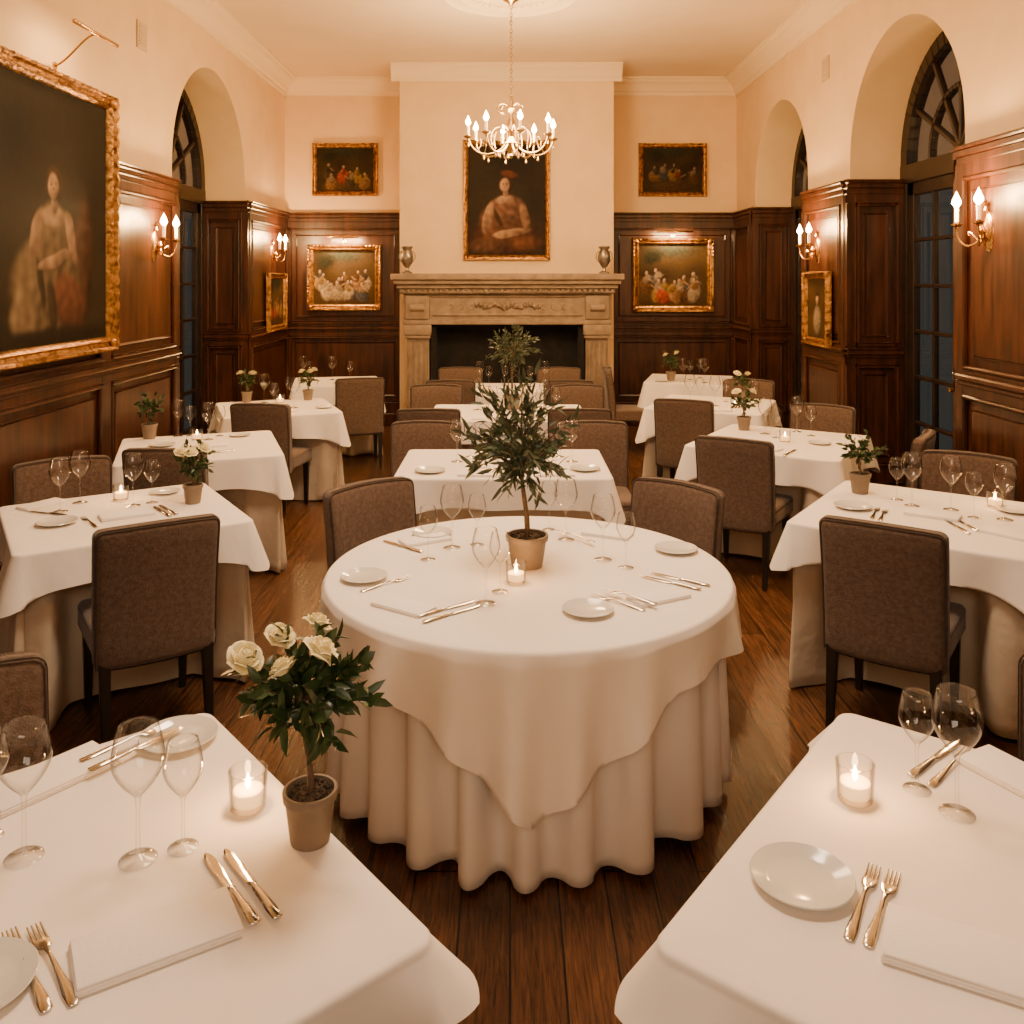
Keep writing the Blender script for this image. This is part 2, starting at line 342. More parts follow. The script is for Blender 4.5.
# ---------------- paintings ----------------
def canvas(w,h,bg,blobs,nx,ny,seed,gain=.55):
    bm=bmesh.new(); vs=[[bm.verts.new((w*(i/nx-.5),0,h*(j/ny-.5))) for i in range(nx+1)] for j in range(ny+1)]
    for j in range(ny):
        for i in range(nx): bm.faces.new((vs[j][i],vs[j][i+1],vs[j+1][i+1],vs[j+1][i]))
    bm.verts.index_update()
    me=bpy.data.meshes.new('canvas'); bm.to_mesh(me); bm.free()
    ca=me.color_attributes.new('Col','FLOAT_COLOR','POINT'); asp=w/h; cols=[]
    for j in range(ny+1):
        for i in range(nx+1):
            u=i/nx; v=j/ny
            p=Vector((u*asp*9,v*9,seed)); du=noise.noise(p)*.014; dv=noise.noise(p+Vector((9,3,0)))*.014
            uu=u+du; vv=v+dv
            n=noise.noise(Vector((u*asp*3,v*3,seed*2)))*.5+.5
            n2=noise.noise(Vector((u*asp*22,v*22,seed+4)))*.5+.5
            c=[bg[0][k]*(1-n)+bg[1][k]*n for k in range(3)]
            for (cx,cy,rx,ry,ro,cc,soft) in blobs:
                dx=(uu-cx)*asp; dy=vv-cy; a=math.radians(ro)
                x=(dx*math.cos(a)+dy*math.sin(a))/rx; y=(-dx*math.sin(a)+dy*math.cos(a))/ry
                q=math.sqrt(x*x+y*y); f=sm((1-q)/soft) if q<1 else 0
                if f>0:
                    sh=.75+.75*(-x*.5+y*.4)+.6*(n2-.5)
                    c=[c[k]*(1-f)+max(0,cc[k]*sh)*f for k in range(3)]
            g=(.8+.4*n2)*gain; cols+= [max(0,c[0]*g),max(0,c[1]*g),max(0,c[2]*g),1]
    ca.data.foreach_set('color',cols); me.polygons.foreach_set('use_smooth',[True]*len(me.polygons)); me.materials.append(M['canvas']); return me
def frame(w,h,fw,dp):
    prof=[(0,0),(0,-dp*.55),(fw*.12,-dp),(fw*.3,-dp*.95),(fw*.38,-dp*.7),(fw*.6,-dp*.6),(fw*.72,-dp*.75),(fw*.85,-dp*.7),(fw,-dp*.35),(fw,0)]
    bm=bmesh.new()
    def ring(ins,y):
        hw=w/2-ins; hh=h/2-ins; out=[]
        c=[(-hw,-hh),(hw,-hh),(hw,hh),(-hw,hh)]
        for k in range(4):
            a=c[k]; b=c[(k+1)%4]; nn=40
            for i in range(nn):
                t=i/nn; out.append((a[0]+(b[0]-a[0])*t,y,a[1]+(b[1]-a[1])*t))
        return out
    R=[]
    for pi,(ins,y) in enumerate(prof):
        rr=ring(ins,y)
        if pi in (2,3,6): rr=[(x,yy-(.16*dp*(k%2)),z) for k,(x,yy,z) in enumerate(rr)]
        R.append([bm.verts.new(p) for p in rr])
    n=len(R[0])
    for a,b in zip(R,R[1:]):
        for i in range(n): bm.faces.new((a[i],a[(i+1)%n],b[(i+1)%n],b[i]))
    for sx in (-1,1):
        for sz in (-1,1):
            lathe(bm,[(0,-.5),(.7,-.35),(1,0),(.7,.35),(0,.5)],12,(sx*(w/2-fw*.5),-dp*.7,sz*(h/2-fw*.5)),Matrix.Diagonal((fw*.48,dp*.5,fw*.9,1)))
    return fin(bm,'frame','gold',50)
def painting(x,y,z,w,h,rz,fw,dp,bg,blobs,label,nx=70,ny=70,seed=1,gain=.55):
    fr=frame(w,h,fw,dp); cv=canvas(w-2*fw+.01,h-2*fw+.01,bg,blobs,nx,ny,seed,gain)
    return thing('painting',[('frame',fr,Z0,Z0),('canvas',cv,(0,-dp*.3,0),Z0)],(x,y,z),rz,label,'painting')
skin=(.62,.36,.2)
big=[(.42,.20,.46,.22,0,(.07,.04,.018),.7),(.76,.34,.10,.32,0,(.13,.05,.022),.5),(.44,.22,.30,.25,8,(.30,.20,.10),.3),(.28,.14,.17,.13,30,(.38,.26,.14),.35),(.36,.28,.03,.2,12,(.08,.05,.025),.5),(.52,.22,.025,.2,-8,(.10,.06,.03),.5),(.62,.16,.17,.13,-30,(.24,.09,.05),.35),(.46,.15,.04,.16,10,(.09,.055,.03),.5),
 (.48,.42,.17,.15,0,(.30,.19,.095),.25),(.48,.50,.12,.05,0,(.66,.40,.22),.4),(.33,.42,.05,.13,-20,(.58,.34,.19),.35),(.64,.42,.045,.13,22,(.58,.34,.19),.35),(.50,.33,.16,.032,12,(.60,.36,.2),.35),
 (.485,.555,.032,.05,0,(.6,.36,.2),.35),(.49,.625,.075,.085,0,(.11,.05,.022),.35),(.475,.612,.046,.060,0,(.85,.52,.30),.3),(.474,.60,.018,.006,0,(.45,.12,.08),.6),(.458,.622,.008,.006,0,(.05,.03,.02),.6),(.495,.622,.008,.006,0,(.05,.03,.02),.6),
 (.15,.78,.2,.22,0,(.012,.01,.006),1),(.5,.03,.6,.05,0,(.03,.018,.01),.6)]
painting(XL+.088,(4.72+6.27)/2,2.28,1.55,1.78,math.pi/2,.105,.07,((.012,.009,.005),(.055,.040,.020)),big,'large gilt-framed oil portrait of a seated lady in pale robes',130,140,3,.38)
mid=[(.5,.15,.42,.25,0,(.11,.035,.02),.6),(.45,.30,.24,.22,10,(.24,.10,.055),.3),(.5,.42,.19,.14,0,(.32,.15,.09),.3),(.48,.50,.11,.045,0,(.66,.40,.24),.4),(.38,.34,.03,.14,25,(.09,.04,.02),.5),(.26,.34,.05,.17,-12,(.62,.36,.2),.3),(.56,.20,.20,.045,10,(.62,.36,.2),.3),(.74,.34,.05,.16,12,(.4,.22,.12),.4),
 (.49,.56,.035,.05,0,skin,.4),(.5,.66,.088,.10,0,(.05,.024,.012),.35),(.48,.635,.055,.072,6,(.78,.47,.28),.35),(.48,.615,.018,.007,0,(.5,.12,.08),.6),(.46,.65,.009,.007,0,(.05,.03,.02),.6),(.505,.65,.009,.007,0,(.05,.03,.02),.6),(.54,.73,.10,.04,-15,(.2,.06,.03),.4),(.75,.10,.2,.1,0,(.24,.09,.04),.7),(.25,.08,.2,.1,0,(.2,.09,.05),.7)]
painting(-.04,10.648,2.832,1.04,1.435,0,.065,.055,((.012,.008,.005),(.055,.033,.016)),mid,'gilt-framed portrait of a young woman above the mantel',90,120,11,.44)
def group_blobs(seed,n=9,bright=1):
    r=random.Random(seed); bl=[(.5,.12,.7,.2,0,(.12,.06,.025),.8),(.5,.9,.6,.2,0,(.05,.055,.035),.9),(.2,.8,.25,.18,20,(.03,.03,.015),.7)]
    pal=[(.55,.09,.04),(.6,.44,.26),(.10,.10,.12),(.5,.30,.08),(.18,.08,.03),(.5,.36,.22),(.1,.07,.04),(.4,.2,.08)]
    items=[]
    for i in range(n):
        x=.1+.8*(i+.5)/n+r.uniform(-.05,.05); y=r.uniform(.28,.55); items.append((y,x))
    for y,x in sorted(items,reverse=True):
        c=tuple(k*bright for k in r.choice(pal)); c2=tuple(k*bright*.7 for k in r.choice(pal)); a=r.uniform(-35,35)
        bl+= [(x,y-.15,r.uniform(.10,.17),r.uniform(.14,.2),a,c,.4),(x+r.uniform(-.04,.04),y-.03,.075,.10,-a,c2,.4),(x+r.choice((-.06,.06)),y-.04,.018,.09,r.choice((-55,55)),(.5*bright,.3*bright,.18*bright),.5),
          (x+.004,y+.085,.042,.05,0,(.04,.025,.012),.4),(x,y+.07,.032,.045,0,(.62*bright,.4*bright,.26*bright),.4)]
    return bl
bgd=((.02,.013,.006),(.08,.05,.02)); bgb=((.03,.016,.007),(.14,.08,.03))
painting(-2.125,YB-.002,3.30,.85,.685,0,.065,.05,bgd,group_blobs(2,6,.8),'small gilt-framed painting of figures in a dark landscape',70,60,5,.42)
painting(2.10,YB-.002,3.295,.88,.69,0,.065,.05,bgd,group_blobs(5,5,.8),'small gilt-framed painting of a pastoral scene',70,60,6,.42)
painting(-2.125,YB-.068,1.905,.95,.85,0,.085,.06,bgb,group_blobs(8,12,1),'lit gilt-framed painting of a crowded banquet on wood panelling',90,80,7,.55)
painting(2.09,YB-.068,1.935,1.04,.95,0,.085,.06,bgb,group_blobs(13,9,1),'lit gilt-framed painting of seated figures on wood panelling',90,80,8,.55)
painting(XL+.068,10.77,1.61,.80,.70,math.pi/2,.075,.05,bgb,group_blobs(21,4,.9),'gilt-framed small picture under the wall sconce',40,40,9)
painting(XR-.068,8.25,1.615,.66,.69,-math.pi/2,.075,.05,bgb,[(.5,.3,.22,.3,0,(.45,.33,.2),.5),(.5,.66,.09,.11,0,skin,.5),(.5,.75,.1,.06,0,(.06,.03,.02),.5)],'gilt-framed small portrait on the panelled pier',40,40,10)

def plight(loc,rz,length,label,reach,rise,e=12):
    bm=bmesh.new(); lathe(bm,[(0,0),(.025,0),(.025,.01),(0,.012)],14,(0,0,0),Matrix.Rotation(math.pi/2,4,'X'))
    tube(bm,bez((0,-.01,0),(0,-reach*.4,rise*.2),(0,-reach*.7,rise),(0,-reach,rise)),.007,8)
    arm=fin(bm,'arm','brass')
    bm=bmesh.new()
    tube(bm,[(-length/2,-reach,rise),(-length/2+.01,-reach,rise),(length/2-.01,-reach,rise),(length/2,-reach,rise)],[.008,.014,.014,.008],12)
    hood=fin(bm,'lamp_hood','brass')
    t=thing('picture_light',[('arm',arm,Z0,Z0),('lamp_hood',hood,Z0,Z0)],loc,rz,label,'picture light')
    l=bpy.data.lights.new('picture_lamp','AREA'); l.shape='RECTANGLE'; l.size=length*.9; l.size_y=.03; l.energy=e; l.color=(1,.60,.26)
    o=ob('lamp',l,(0,-reach+.01,rise-.03),parent=t); o.rotation_euler=(math.radians(35),0,0)
    return t
plight((XL+.03,5.62,3.24),math.pi/2,.60,'brass picture light over the large portrait',.27,.2,6)
plight((-2.125,YB-.06,2.36),0,.42,'brass picture light over the banquet painting',.16,.06,28)
plight((2.09,YB-.06,2.44),0,.46,'brass picture light over the seated-figures painting',.16,.05,28)

bm=bmesh.new(); box(bm,-.09,.09,-.012,0,-.11,.11,.004,1)
for i in range(7): box(bm,-.07,.07,-.018,-.01,-.085+i*.026,-.072+i*.026,.002,1)
me=fin(bm,'vent','vent')
single('air_vent',me,(XL+.001,7.02,3.81),math.pi/2,'small painted wall vent grille','vent','wall vents')
single('air_vent',me,(XR-.001,8.25,3.84),-math.pi/2,'small painted wall vent grille','vent','wall vents')

# ---------------- candle fixtures ----------------
bm=bmesh.new(); lathe(bm,[(0,0),(.011,0),(.012,.08),(.010,.085),(0,.085)],12); SLEEVE=fin(bm,'candle_sleeve','sleeve')
bm=bmesh.new(); lathe(bm,[(0,0),(.011,.003),(.025,.024),(.024,.038),(.012,.066),(0,.094)],12); BULB=fin(bm,'bulb','flame')
def sconce(x,y,z,rz,label,e=78):
    bm=bmesh.new(); mt=Matrix.Rotation(math.pi/2,4,'X')
    lathe(bm,[(0,.03),(.02,.028),(.045,.015),(.055,.008),(.058,0)],24,(0,0,0),Matrix.Diagonal((.9,1,2.0,1))@mt)
    lathe(bm,[(0,-.05),(.012,-.04),(.018,-.015),(.01,.0),(.02,.02),(.012,.045),(0,.06)],12,(0,-.045,-.02))
    lathe(bm,[(0,0),(.014,.01),(.008,.03),(.016,.045),(0,.07)],12,(0,-.015,.11))
    pl=fin(bm,'backplate','brass'); parts=[('backplate',pl,Z0,Z0)]
    for s in (-1,1):
        bm=bmesh.new(); tube(bm,bez((0,-.04,-.03),(s*.05,-.09,-.13),(s*.13,-.12,-.06),(s*.12,-.12,.035),12),.006,8)
        tube(bm,bez((s*.02,-.05,-.05),(s*.05,-.07,.0),(s*.08,-.09,.02),(s*.06,-.08,-.02),8),.004,6)
        lathe(bm,[(0,0),(.012,.0),(.03,.012),(.034,.018),(.014,.016),(.013,.03),(0,.03)],16,(s*.12,-.12,.03))
        arm=fin(bm,'arm','brass')
        parts.append(('arm',arm,Z0,Z0,[('candle_sleeve',SLEEVE,(s*.12,-.12,.055),Z0),('bulb',BULB,(s*.12,-.12,.142),Z0)]))
    t=thing('wall_sconce',parts,(x,y,z),rz,label,'wall lamp','brass wall sconces',1.08)
    l=bpy.data.lights.new('sconce_lamp','POINT'); l.energy=e; l.color=(1,.55,.20); l.shadow_soft_size=.06
    ob('lamp',l,(0,-.19,.20),parent=t)
sl='two-armed brass candle sconce on mahogany panelling'
sconce(XL+.046,7.16,2.16,math.pi/2,sl); sconce(XL+.046,10.7,2.18,math.pi/2,sl)
sconce(XR-.046,8.33,2.16,-math.pi/2,sl); sconce(XR-.046,5.36,2.18,-math.pi/2,sl)

def chandelier():
    cx,cy=.01,8.0; z0=3.02
    bm=bmesh.new(); lathe(bm,[(0,-.05),(.012,-.04),(.02,-.02),(.01,0),(.03,.02),(.055,.06),(.06,.09),(.03,.12),(.018,.15),(.03,.19),(.042,.24),(.03,.29),(.015,.33),(.02,.37),(.04,.40),(.02,.43),(.012,.5),(.02,.52),(0,.54)],20)
    for i in range(6):
        a=i*math.pi/3+.3; c,s=math.cos(a),math.sin(a)
        tube(bm,bez((.02*c,.02*s,.42),(.13*c,.13*s,.5),(.16*c,.16*s,.34),(.07*c,.07*s,.36)),.005,6)
    body=fin(bm,'central_stem','silver')
    parts=[('central_stem',body,Z0,Z0)]
    bm=bmesh.new(); tube(bm,bez((.05,0,.08),(.16,0,-.06),(.36,0,-.04),(.39,0,.13),14),.008,8)
    tube(bm,bez((.05,0,.2),(.14,0,.3),(.22,0,.16),(.17,0,.06),10),.005,6)
    tube(bm,bez((.30,0,.02),(.24,0,.12),(.30,0,.16),(.31,0,.09),8),.004,6)
    lathe(bm,[(0,0),(.012,0),(.035,.014),(.042,.022),(.016,.02),(.015,.035),(0,.035)],16,(.39,0,.12))
    for k,(r,z) in enumerate(((.39,.10),(.25,-.01),(.12,.02))):
        lathe(bm,[(0,.0),(.008,-.02),(.012,-.04),(0,-.055)],8,(r,0,z-.005))
    arm=fin(bm,'arm','silver')
    for i in range(8):
        a=i*math.pi/4+.2
        parts.append(('arm',arm,Z0,(0,0,a),[('candle_sleeve',SLEEVE,(.39,0,.15),Z0),('bulb',BULB,(.39,0,.235),Z0)]))
    bm=bmesh.new(); n=0; z=.54
    while z<ZC-z0-.06:
        pts=[]
        for k in range(10):
            t=2*math.pi*k/9; u=.011*math.cos(t); w=.024*math.sin(t)
            pts.append((u,0,z+.02+w) if n%2 else (0,u,z+.02+w))
        tube(bm,pts,.0035,5,cap=False); z+=.036; n+=1
    parts.append(('chain',fin(bm,'chain','silver'),Z0,Z0))
    bm=bmesh.new(); lathe(bm,[(0,-.07),(.015,-.06),(.03,-.04),(.07,-.02),(.075,0),(0,0)],24,(0,0,ZC-z0-.045)); parts.append(('canopy',fin(bm,'canopy','silver'),Z0,Z0))
    t=thing('chandelier',parts,(cx,cy,z0),0,'eight-armed candle chandelier hanging by a chain from the ceiling','chandelier')
    l=bpy.data.lights.new('chandelier_lamp','POINT'); l.energy=320; l.color=(1,.64,.30); l.shadow_soft_size=.32
    ob('lamp',l,(0,0,.2),parent=t)
chandelier()

# ---------------- chairs (data first; cloths are pushed aside by them) ----------------
def chair_parts():
    def pad(x0,x1,y0,y1,z0,z1,bev,fn):
        bm=bmesh.new(); box(bm,x0,x1,y0,y1,z0,z1)
        bmesh.ops.subdivide_edges(bm,edges=bm.edges[:],cuts=5,use_grid_fill=True)
        es=[e for e in bm.edges if len(e.link_faces)==2 and e.calc_face_angle(0)>1]
        bmesh.ops.bevel(bm,geom=es,offset=bev,segments=4,affect='EDGES',profile=.5)
        for v in bm.verts: fn(v)
        return bm
    def fs(v):
        if v.co.z>.44: v.co.z+=.018*(1-(v.co.x/.25)**2)*(1-((v.co.y)/.26)**2)
        v.co.x*=1+.04*(v.co.y+.24)
    seat=fin(pad(-.235,.235,-.2,.25,.355,.475,.028,fs),'seat','velvet',60)
    def fbc(x,y,z):
        t=(z-.33)/.58; y-=.05*t*t; y+=.10*(x/.25)**2*.35; x*=1+.03*t
        if t>.8: z-=.012*(x/.25)**2
        return Vector((x,y,z))
    def fb(v): v.co=fbc(*v.co)
    bk=fin(pad(-.238,.238,-.285,-.205,.33,.91,.030,fb),'backrest','velvet',60)
    bm=bmesh.new()
    for y in (-.2785,-.2115):
        q=[(-.231,.34),(-.231,.62),(-.231,.88),(-.222,.897),(-.205,.903),(0,.903),(.205,.903),(.222,.897),(.231,.88),(.231,.62),(.231,.34)]
        pts=[]
        for (a,b),(c,d) in zip(q,q[1:]):
            for k in range(4): pts.append(fbc(a+(c-a)*k/4,y,b+(d-b)*k/4))
        tube(bm,pts,.0036,6)
    pip=fin(bm,'piping','piping',60)
    def leg(dy):
        bm=bmesh.new(); r=bmesh.ops.create_cube(bm,size=1)
        for v in r['verts']:
            tp=v.co.z>0; s=.046 if tp else .028
            v.co=Vector((v.co.x*s,v.co.y*s+(0 if tp else dy),.365 if tp else 0))
        bmesh.ops.bevel(bm,geom=bm.edges[:],offset=.004,segments=2,affect='EDGES'); return fin(bm,'leg','legwood')
    lb=leg(-.05); lf=leg(0)
    return [('seat',seat,Z0,Z0),('backrest',bk,Z0,Z0,[('piping',pip,Z0,Z0)]),('leg',lf,(-.2,.2,0),Z0),('leg',lf,(.2,.2,0),Z0),('leg',lb,(-.2,-.235,0),Z0),('leg',lb,(.2,-.235,0),Z0)]
CH=chair_parts(); CHAIRS=[]
def chair(bx,by,fx,fy,label='taupe velvet dining chair with black wooden legs'):
    l=math.hypot(fx,fy); fx/=l; fy/=l
    o=Vector((bx+fx*.245,by+fy*.245)); CHAIRS.append((o,Vector((fx,fy))))
    thing('dining_chair',CH,(o.x,o.y,0),math.atan2(fy,fx)-math.pi/2,label,'chair','upholstered dining chairs')
CS='taupe velvet dining chair pulled up to a square table'
CR='taupe velvet dining chair at the round table'
chair(-1.45,3.66,-.545,.839,CS); chair(1.52,3.63,.574,.819,CS)
chair(-2.44,4.86,.545,-.839)
chair(-2.02,5.22,.05,1); chair(-1.98,7.08,.15,.98); chair(-1.50,8.90,-.25,.97)
chair(-.67,4.30,.68,-.73,CR); chair(.80,4.30,-.68,-.73,CR)
for s in (-.58,.57):
    chair(s,6.14,0,-1); chair(s-.04,6.80,0,1); chair(s-.1 if s<0 else s+.06,8.26,0,-1); chair(s*1.0,8.70,0,1); chair(s*.95,9.88,0,-1)
chair(1.40,5.55,.53,.85,CS); chair(1.43,7.32,.4,.916,CS)
chair(1.10,9.80,1,-.1); chair(2.33,8.70,-.4,-.916); chair(2.44,6.96,-.53,-.85); chair(2.64,5.72,-.85,.53); chair(2.58,5.02,-.57,-.82)
chair(1.56,2.24,-.61,-.79); chair(-1.42,2.21,.64,-.77); chair(-.24,1.02,-.64,.77)
def push(p):
    """shift a cloth vertex (world) clear of any chair seat it would cross"""
    if p.z>.66: return p
    wz=sm((.66-p.z)/.14)
    for o,f in CHAIRS:
        d=Vector((p.x,p.y))-o
        if abs(d.x)>1 or abs(d.y)>1: continue
        s=Vector((f.y,-f.x)); lx=d.dot(s); ly=d.dot(f)
        if -.32<ly<.285:
            w=1-sm((abs(lx)-.25)/.12)
            if w>0: q=f*((.285-ly)*w*wz); p=Vector((p.x+q.x,p.y+q.y,p.z))
    return p

# ---------------- cloths / tables ----------------
def outline_rect(w,h,cr=.03,n=40):
    out=[]; cs=[(w/2-cr,-h/2+cr,-90),(w/2-cr,h/2-cr,0),(-w/2+cr,h/2-cr,90),(-w/2+cr,-h/2+cr,180)]
    for k,(cx,cy,a0) in enumerate(cs):
        for i in range(13):
            a=math.radians(a0+90*i/12); out.append([cx+cr*math.cos(a),cy+cr*math.sin(a),math.cos(a),math.sin(a),1.0-.25*abs(i-6)/6])
        nx,ny,na=cs[(k+1)%4]; a=math.radians(a0+90)
        x0=cx+cr*math.cos(a); y0=cy+cr*math.sin(a); x1=nx+cr*math.cos(a); y1=ny+cr*math.sin(a); L=math.hypot(x1-x0,y1-y0)
        for i in range(1,n):
            t=i/n; dd=min(t,1-t)*L
            an=a+(-1 if t<.5 else 1)*math.radians(14)*math.exp(-(dd/.09))
            out.append([x0+(x1-x0)*t,y0+(y1-y0)*t,math.cos(an),math.sin(an),.75*math.exp(-(dd/.10))])
    return out
def drape(pts,z,dropf,offf,rows=14,edge=.012):
    bm=bmesh.new(); n=len(pts); c=bm.verts.new((0,0,z)); prev=None
    for s in (.25,.5,.75,.92,1.0):
        r=[bm.verts.new((p[0]*s,p[1]*s,z)) for p in pts]
        for i in range(n):
            j=(i+1)%n
            if prev is None: bm.faces.new((c,r[i],r[j]))
            else: bm.faces.new((prev[i],r[i],r[j],prev[j]))
        prev=r
    for k in range(1,4):
        a=math.pi/2*k/3; r=[bm.verts.new((p[0]+p[2]*edge*math.sin(a),p[1]+p[3]*edge*math.sin(a),z-edge*(1-math.cos(a)))) for p in pts]
        for i in range(n): j=(i+1)%n; bm.faces.new((prev[i],r[i],r[j],prev[j]))
        prev=r
    for k in range(1,rows+1):
        t=k/rows; r=[]
        for i,p in enumerate(pts):
            o=edge+offf(i,p[4],t); d=dropf(i,p[4]); r.append(bm.verts.new((p[0]+p[2]*o,p[1]+p[3]*o,z-edge-(d-edge)*t)))
        for i in range(n): j=(i+1)%n; bm.faces.new((prev[i],r[i],r[j],prev[j]))
        prev=r
    r=[bm.verts.new(v.co+Vector((-pts[i][2]*.004,-pts[i][3]*.004,-.001))) for i,v in enumerate(prev)]
    for i in range(n): j=(i+1)%n; bm.faces.new((prev[i],r[i],r[j],prev[j]))
    return bm
def pushed(bm,loc,rz):
    mt=Matrix.Translation(loc)@Matrix.Rotation(rz,4,'Z'); mi=mt.inverted()
    for v in bm.verts:
        if v.co.z<.66: v.co=mi@push(mt@v.co)
    return bm
def tabletop(w,h,round_=False):
    bm=bmesh.new()
    if round_: lathe(bm,[(0,T-.04),(w,T-.04),(w,T-.012),(0,T-.012)],48)
    else: box(bm,-w/2,w/2,-h/2,h/2,T-.04,T-.012,.004,1)
    return fin(bm,'tabletop','darkwood')
bm=bmesh.new(); lathe(bm,[(0,0.0),(.18,0.0),(.18,.02),(.05,.05),(.035,.1),(.035,.66),(.12,.72),(0,.72)],24); PED=fin(bm,'pedestal','darkwood')
TABLES={}
def table(key,B,ang,side,su,sv,label,drop=.2,seed=0,flare=.012,cfl=.07,cdr=.5):
    a=math.radians(ang)
    u=Vector((math.sin(a),-math.cos(a))) if side=='L' else Vector((-math.sin(a),-math.cos(a)))
    v=Vector((u.y,-u.x)) if side=='L' else Vector((-u.y,u.x))
    c=Vector(B)+u*su/2+v*sv/2; b=-u; xa=Vector((b.y,-b.x)); rz=math.atan2(xa.y,xa.x); loc=Vector((c.x,c.y,0))
    rr=random.Random(seed+5); w,h=sv,su; P=outline_rect(w,h)
    ph=[rr.uniform(0,6) for _ in range(5)]
    def f1(i,cc): return drop*(1+cdr*cc)+.006*math.sin(i*.2+ph[0])
    def o1(i,cc,t): return t*(flare+cfl*cc)+(1-cc*.8)*(t*.016*math.sin(i*.22+ph[1])+t*.012*math.sin(i*.47+ph[2]))
    ov=fin(drape(P,T,f1,o1),'tablecloth','linen',80)
    P2=outline_rect(w-.02,h-.02)
    def f2(i,cc): return T-.02+.006*math.sin(i*.3)
    def o2(i,cc,t):
        s=math.sin(i*.36+ph[2]+1.1*math.sin(i*.11+ph[4])+t*.8)
        return -.014+t*(-.01+.065*cc)+(t**.85)*(.038*s+.014*math.sin(i*.83+ph[3])-.022)
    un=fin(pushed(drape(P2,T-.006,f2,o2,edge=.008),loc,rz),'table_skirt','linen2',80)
    thing('dining_table',[('tabletop',tabletop(w-.06,h-.06),Z0,Z0),('pedestal',PED,Z0,Z0),('table_skirt',un,Z0,Z0,None,'floor-length ivory undercloth'),('tablecloth',ov,Z0,Z0,None,'white linen top cloth')],loc,rz,label,'table')
    TABLES[key]=(c,xa,b,w,h)
sq='square dining table draped in layered white linen'
table('FL',(-.80,2.34),39.7,'L',1.04,1.12,sq+', set for two',.085,1,.02,.065,.3)
table('FR',(.88,2.34),37.6,'R',1.03,1.12,sq+' with bread plate',.085,2,.02,.06,.3)
table('L1',(-1.72,4.97),33,'L',.93,.98,sq,.15,3)
table('L2',(-1.80,6.66),20,'L',.98,1.0,sq,.19,4)
table('L3',(-1.80,8.49),22,'L',.98,.95,sq,.2,5)
table('L4',(-1.56,10.35),11,'L',.85,.9,sq,.2,6)
table('R1',(1.90,5.02),35,'R',1.05,1.0,sq,.15,7)
table('R2',(1.75,6.96),32,'R',1.05,1.0,sq,.18,8)
table('R3',(1.58,8.72),23.6,'R',1.0,.98,sq,.2,9)
table('R4',(1.70,10.60),15,'R',.9,.92,sq,.2,10)
table('C2',(-.66,5.92),0,'R',.86,1.24,sq+' facing the fireplace',.17,11)
table('C3',(-.66,8.02),0,'R',.92,1.28,sq+' facing the fireplace',.17,12)
table('C4',(-.66,9.65),0,'R',.70,1.32,sq+' facing the fireplace',.17,13)
RC=Vector((.07,3.49)); RR=.77
def round_table():
    n=480
    def circ(r): return [[r*math.cos(2*math.pi*i/n),r*math.sin(2*math.pi*i/n),math.cos(2*math.pi*i/n),math.sin(2*math.pi*i/n),0] for i in range(n)]
    thf=math.radians(-90)
    def dth(i,t0):
        a=2*math.pi*i/n-t0; return abs((a+math.pi)%(2*math.pi)-math.pi)
    def f1(i,c):
        th=2*math.pi*i/n
        d=.17+.014*math.sin(5*th+1)
        d+=.345*max(0,1-dth(i,thf)/.62)**1.15
        for k,am in ((1,.05),(2,.2),(3,.05)): d+=am*max(0,1-dth(i,thf+k*math.pi/2)/.6)
        return d
    def o1(i,c,t):
        th=2*math.pi*i/n; fr=max(0,1-dth(i,thf)/.75)
        w=math.sin(22*th+1.5*math.sin(4*th)+t*.5)
        return .006+t*(.020+.028*fr+.010*math.sin(11*th+.6)+(.014+.020*fr)*w)
    ov=fin(drape(circ(RR),T,f1,o1,20,.015),'tablecloth','linen',80)
    def f2(i,c): return T-.03+.01*math.sin(3*2*math.pi*i/n)
    def o2(i,c,t):
        th=2*math.pi*i/n; ph=th*24+1.2*math.sin(3*th)+.8*math.sin(5*th+1)
        am=.046*(t**.6)*(1+.35*math.sin(7*th+2)); s=math.cos(ph); s=math.copysign(abs(s)**.7,s)
        return -.045+am*(s-.15)
    un=fin(pushed(drape(circ(RR-.005),T-.006,f2,o2,20,.01),Vector((RC.x,RC.y,0)),0),'table_skirt','linen',80)
    thing('dining_table',[('tabletop',tabletop(RR-.06,0,True),Z0,Z0),('pedestal',PED,Z0,Z0),('table_skirt',un,Z0,Z0,None,'floor-length white undercloth with deep folds'),('tablecloth',ov,Z0,Z0,None,'white linen top cloth with hanging corner')],(RC.x,RC.y,0),0,'large round dining table in layered white linen','table')
round_table()
def on(key,px,py,m=.05,z=T):
    p=TP(px,py,T)
    if key=='RT':
        d=Vector((p.x,p.y))-RC
        if d.length>RR-m: d=d.normalized()*(RR-m)
        q=RC+d
    else:
        c,xa,b,w,h=TABLES[key]; d=Vector((p.x,p.y))-c; s=d.dot(xa); t=d.dot(b)
        s=max(-w/2+m,min(w/2-m,s)); t=max(-h/2+m,min(h/2-m,t)); q=c+xa*s+b*t
    return Vector((q.x,q.y,z+.0008))

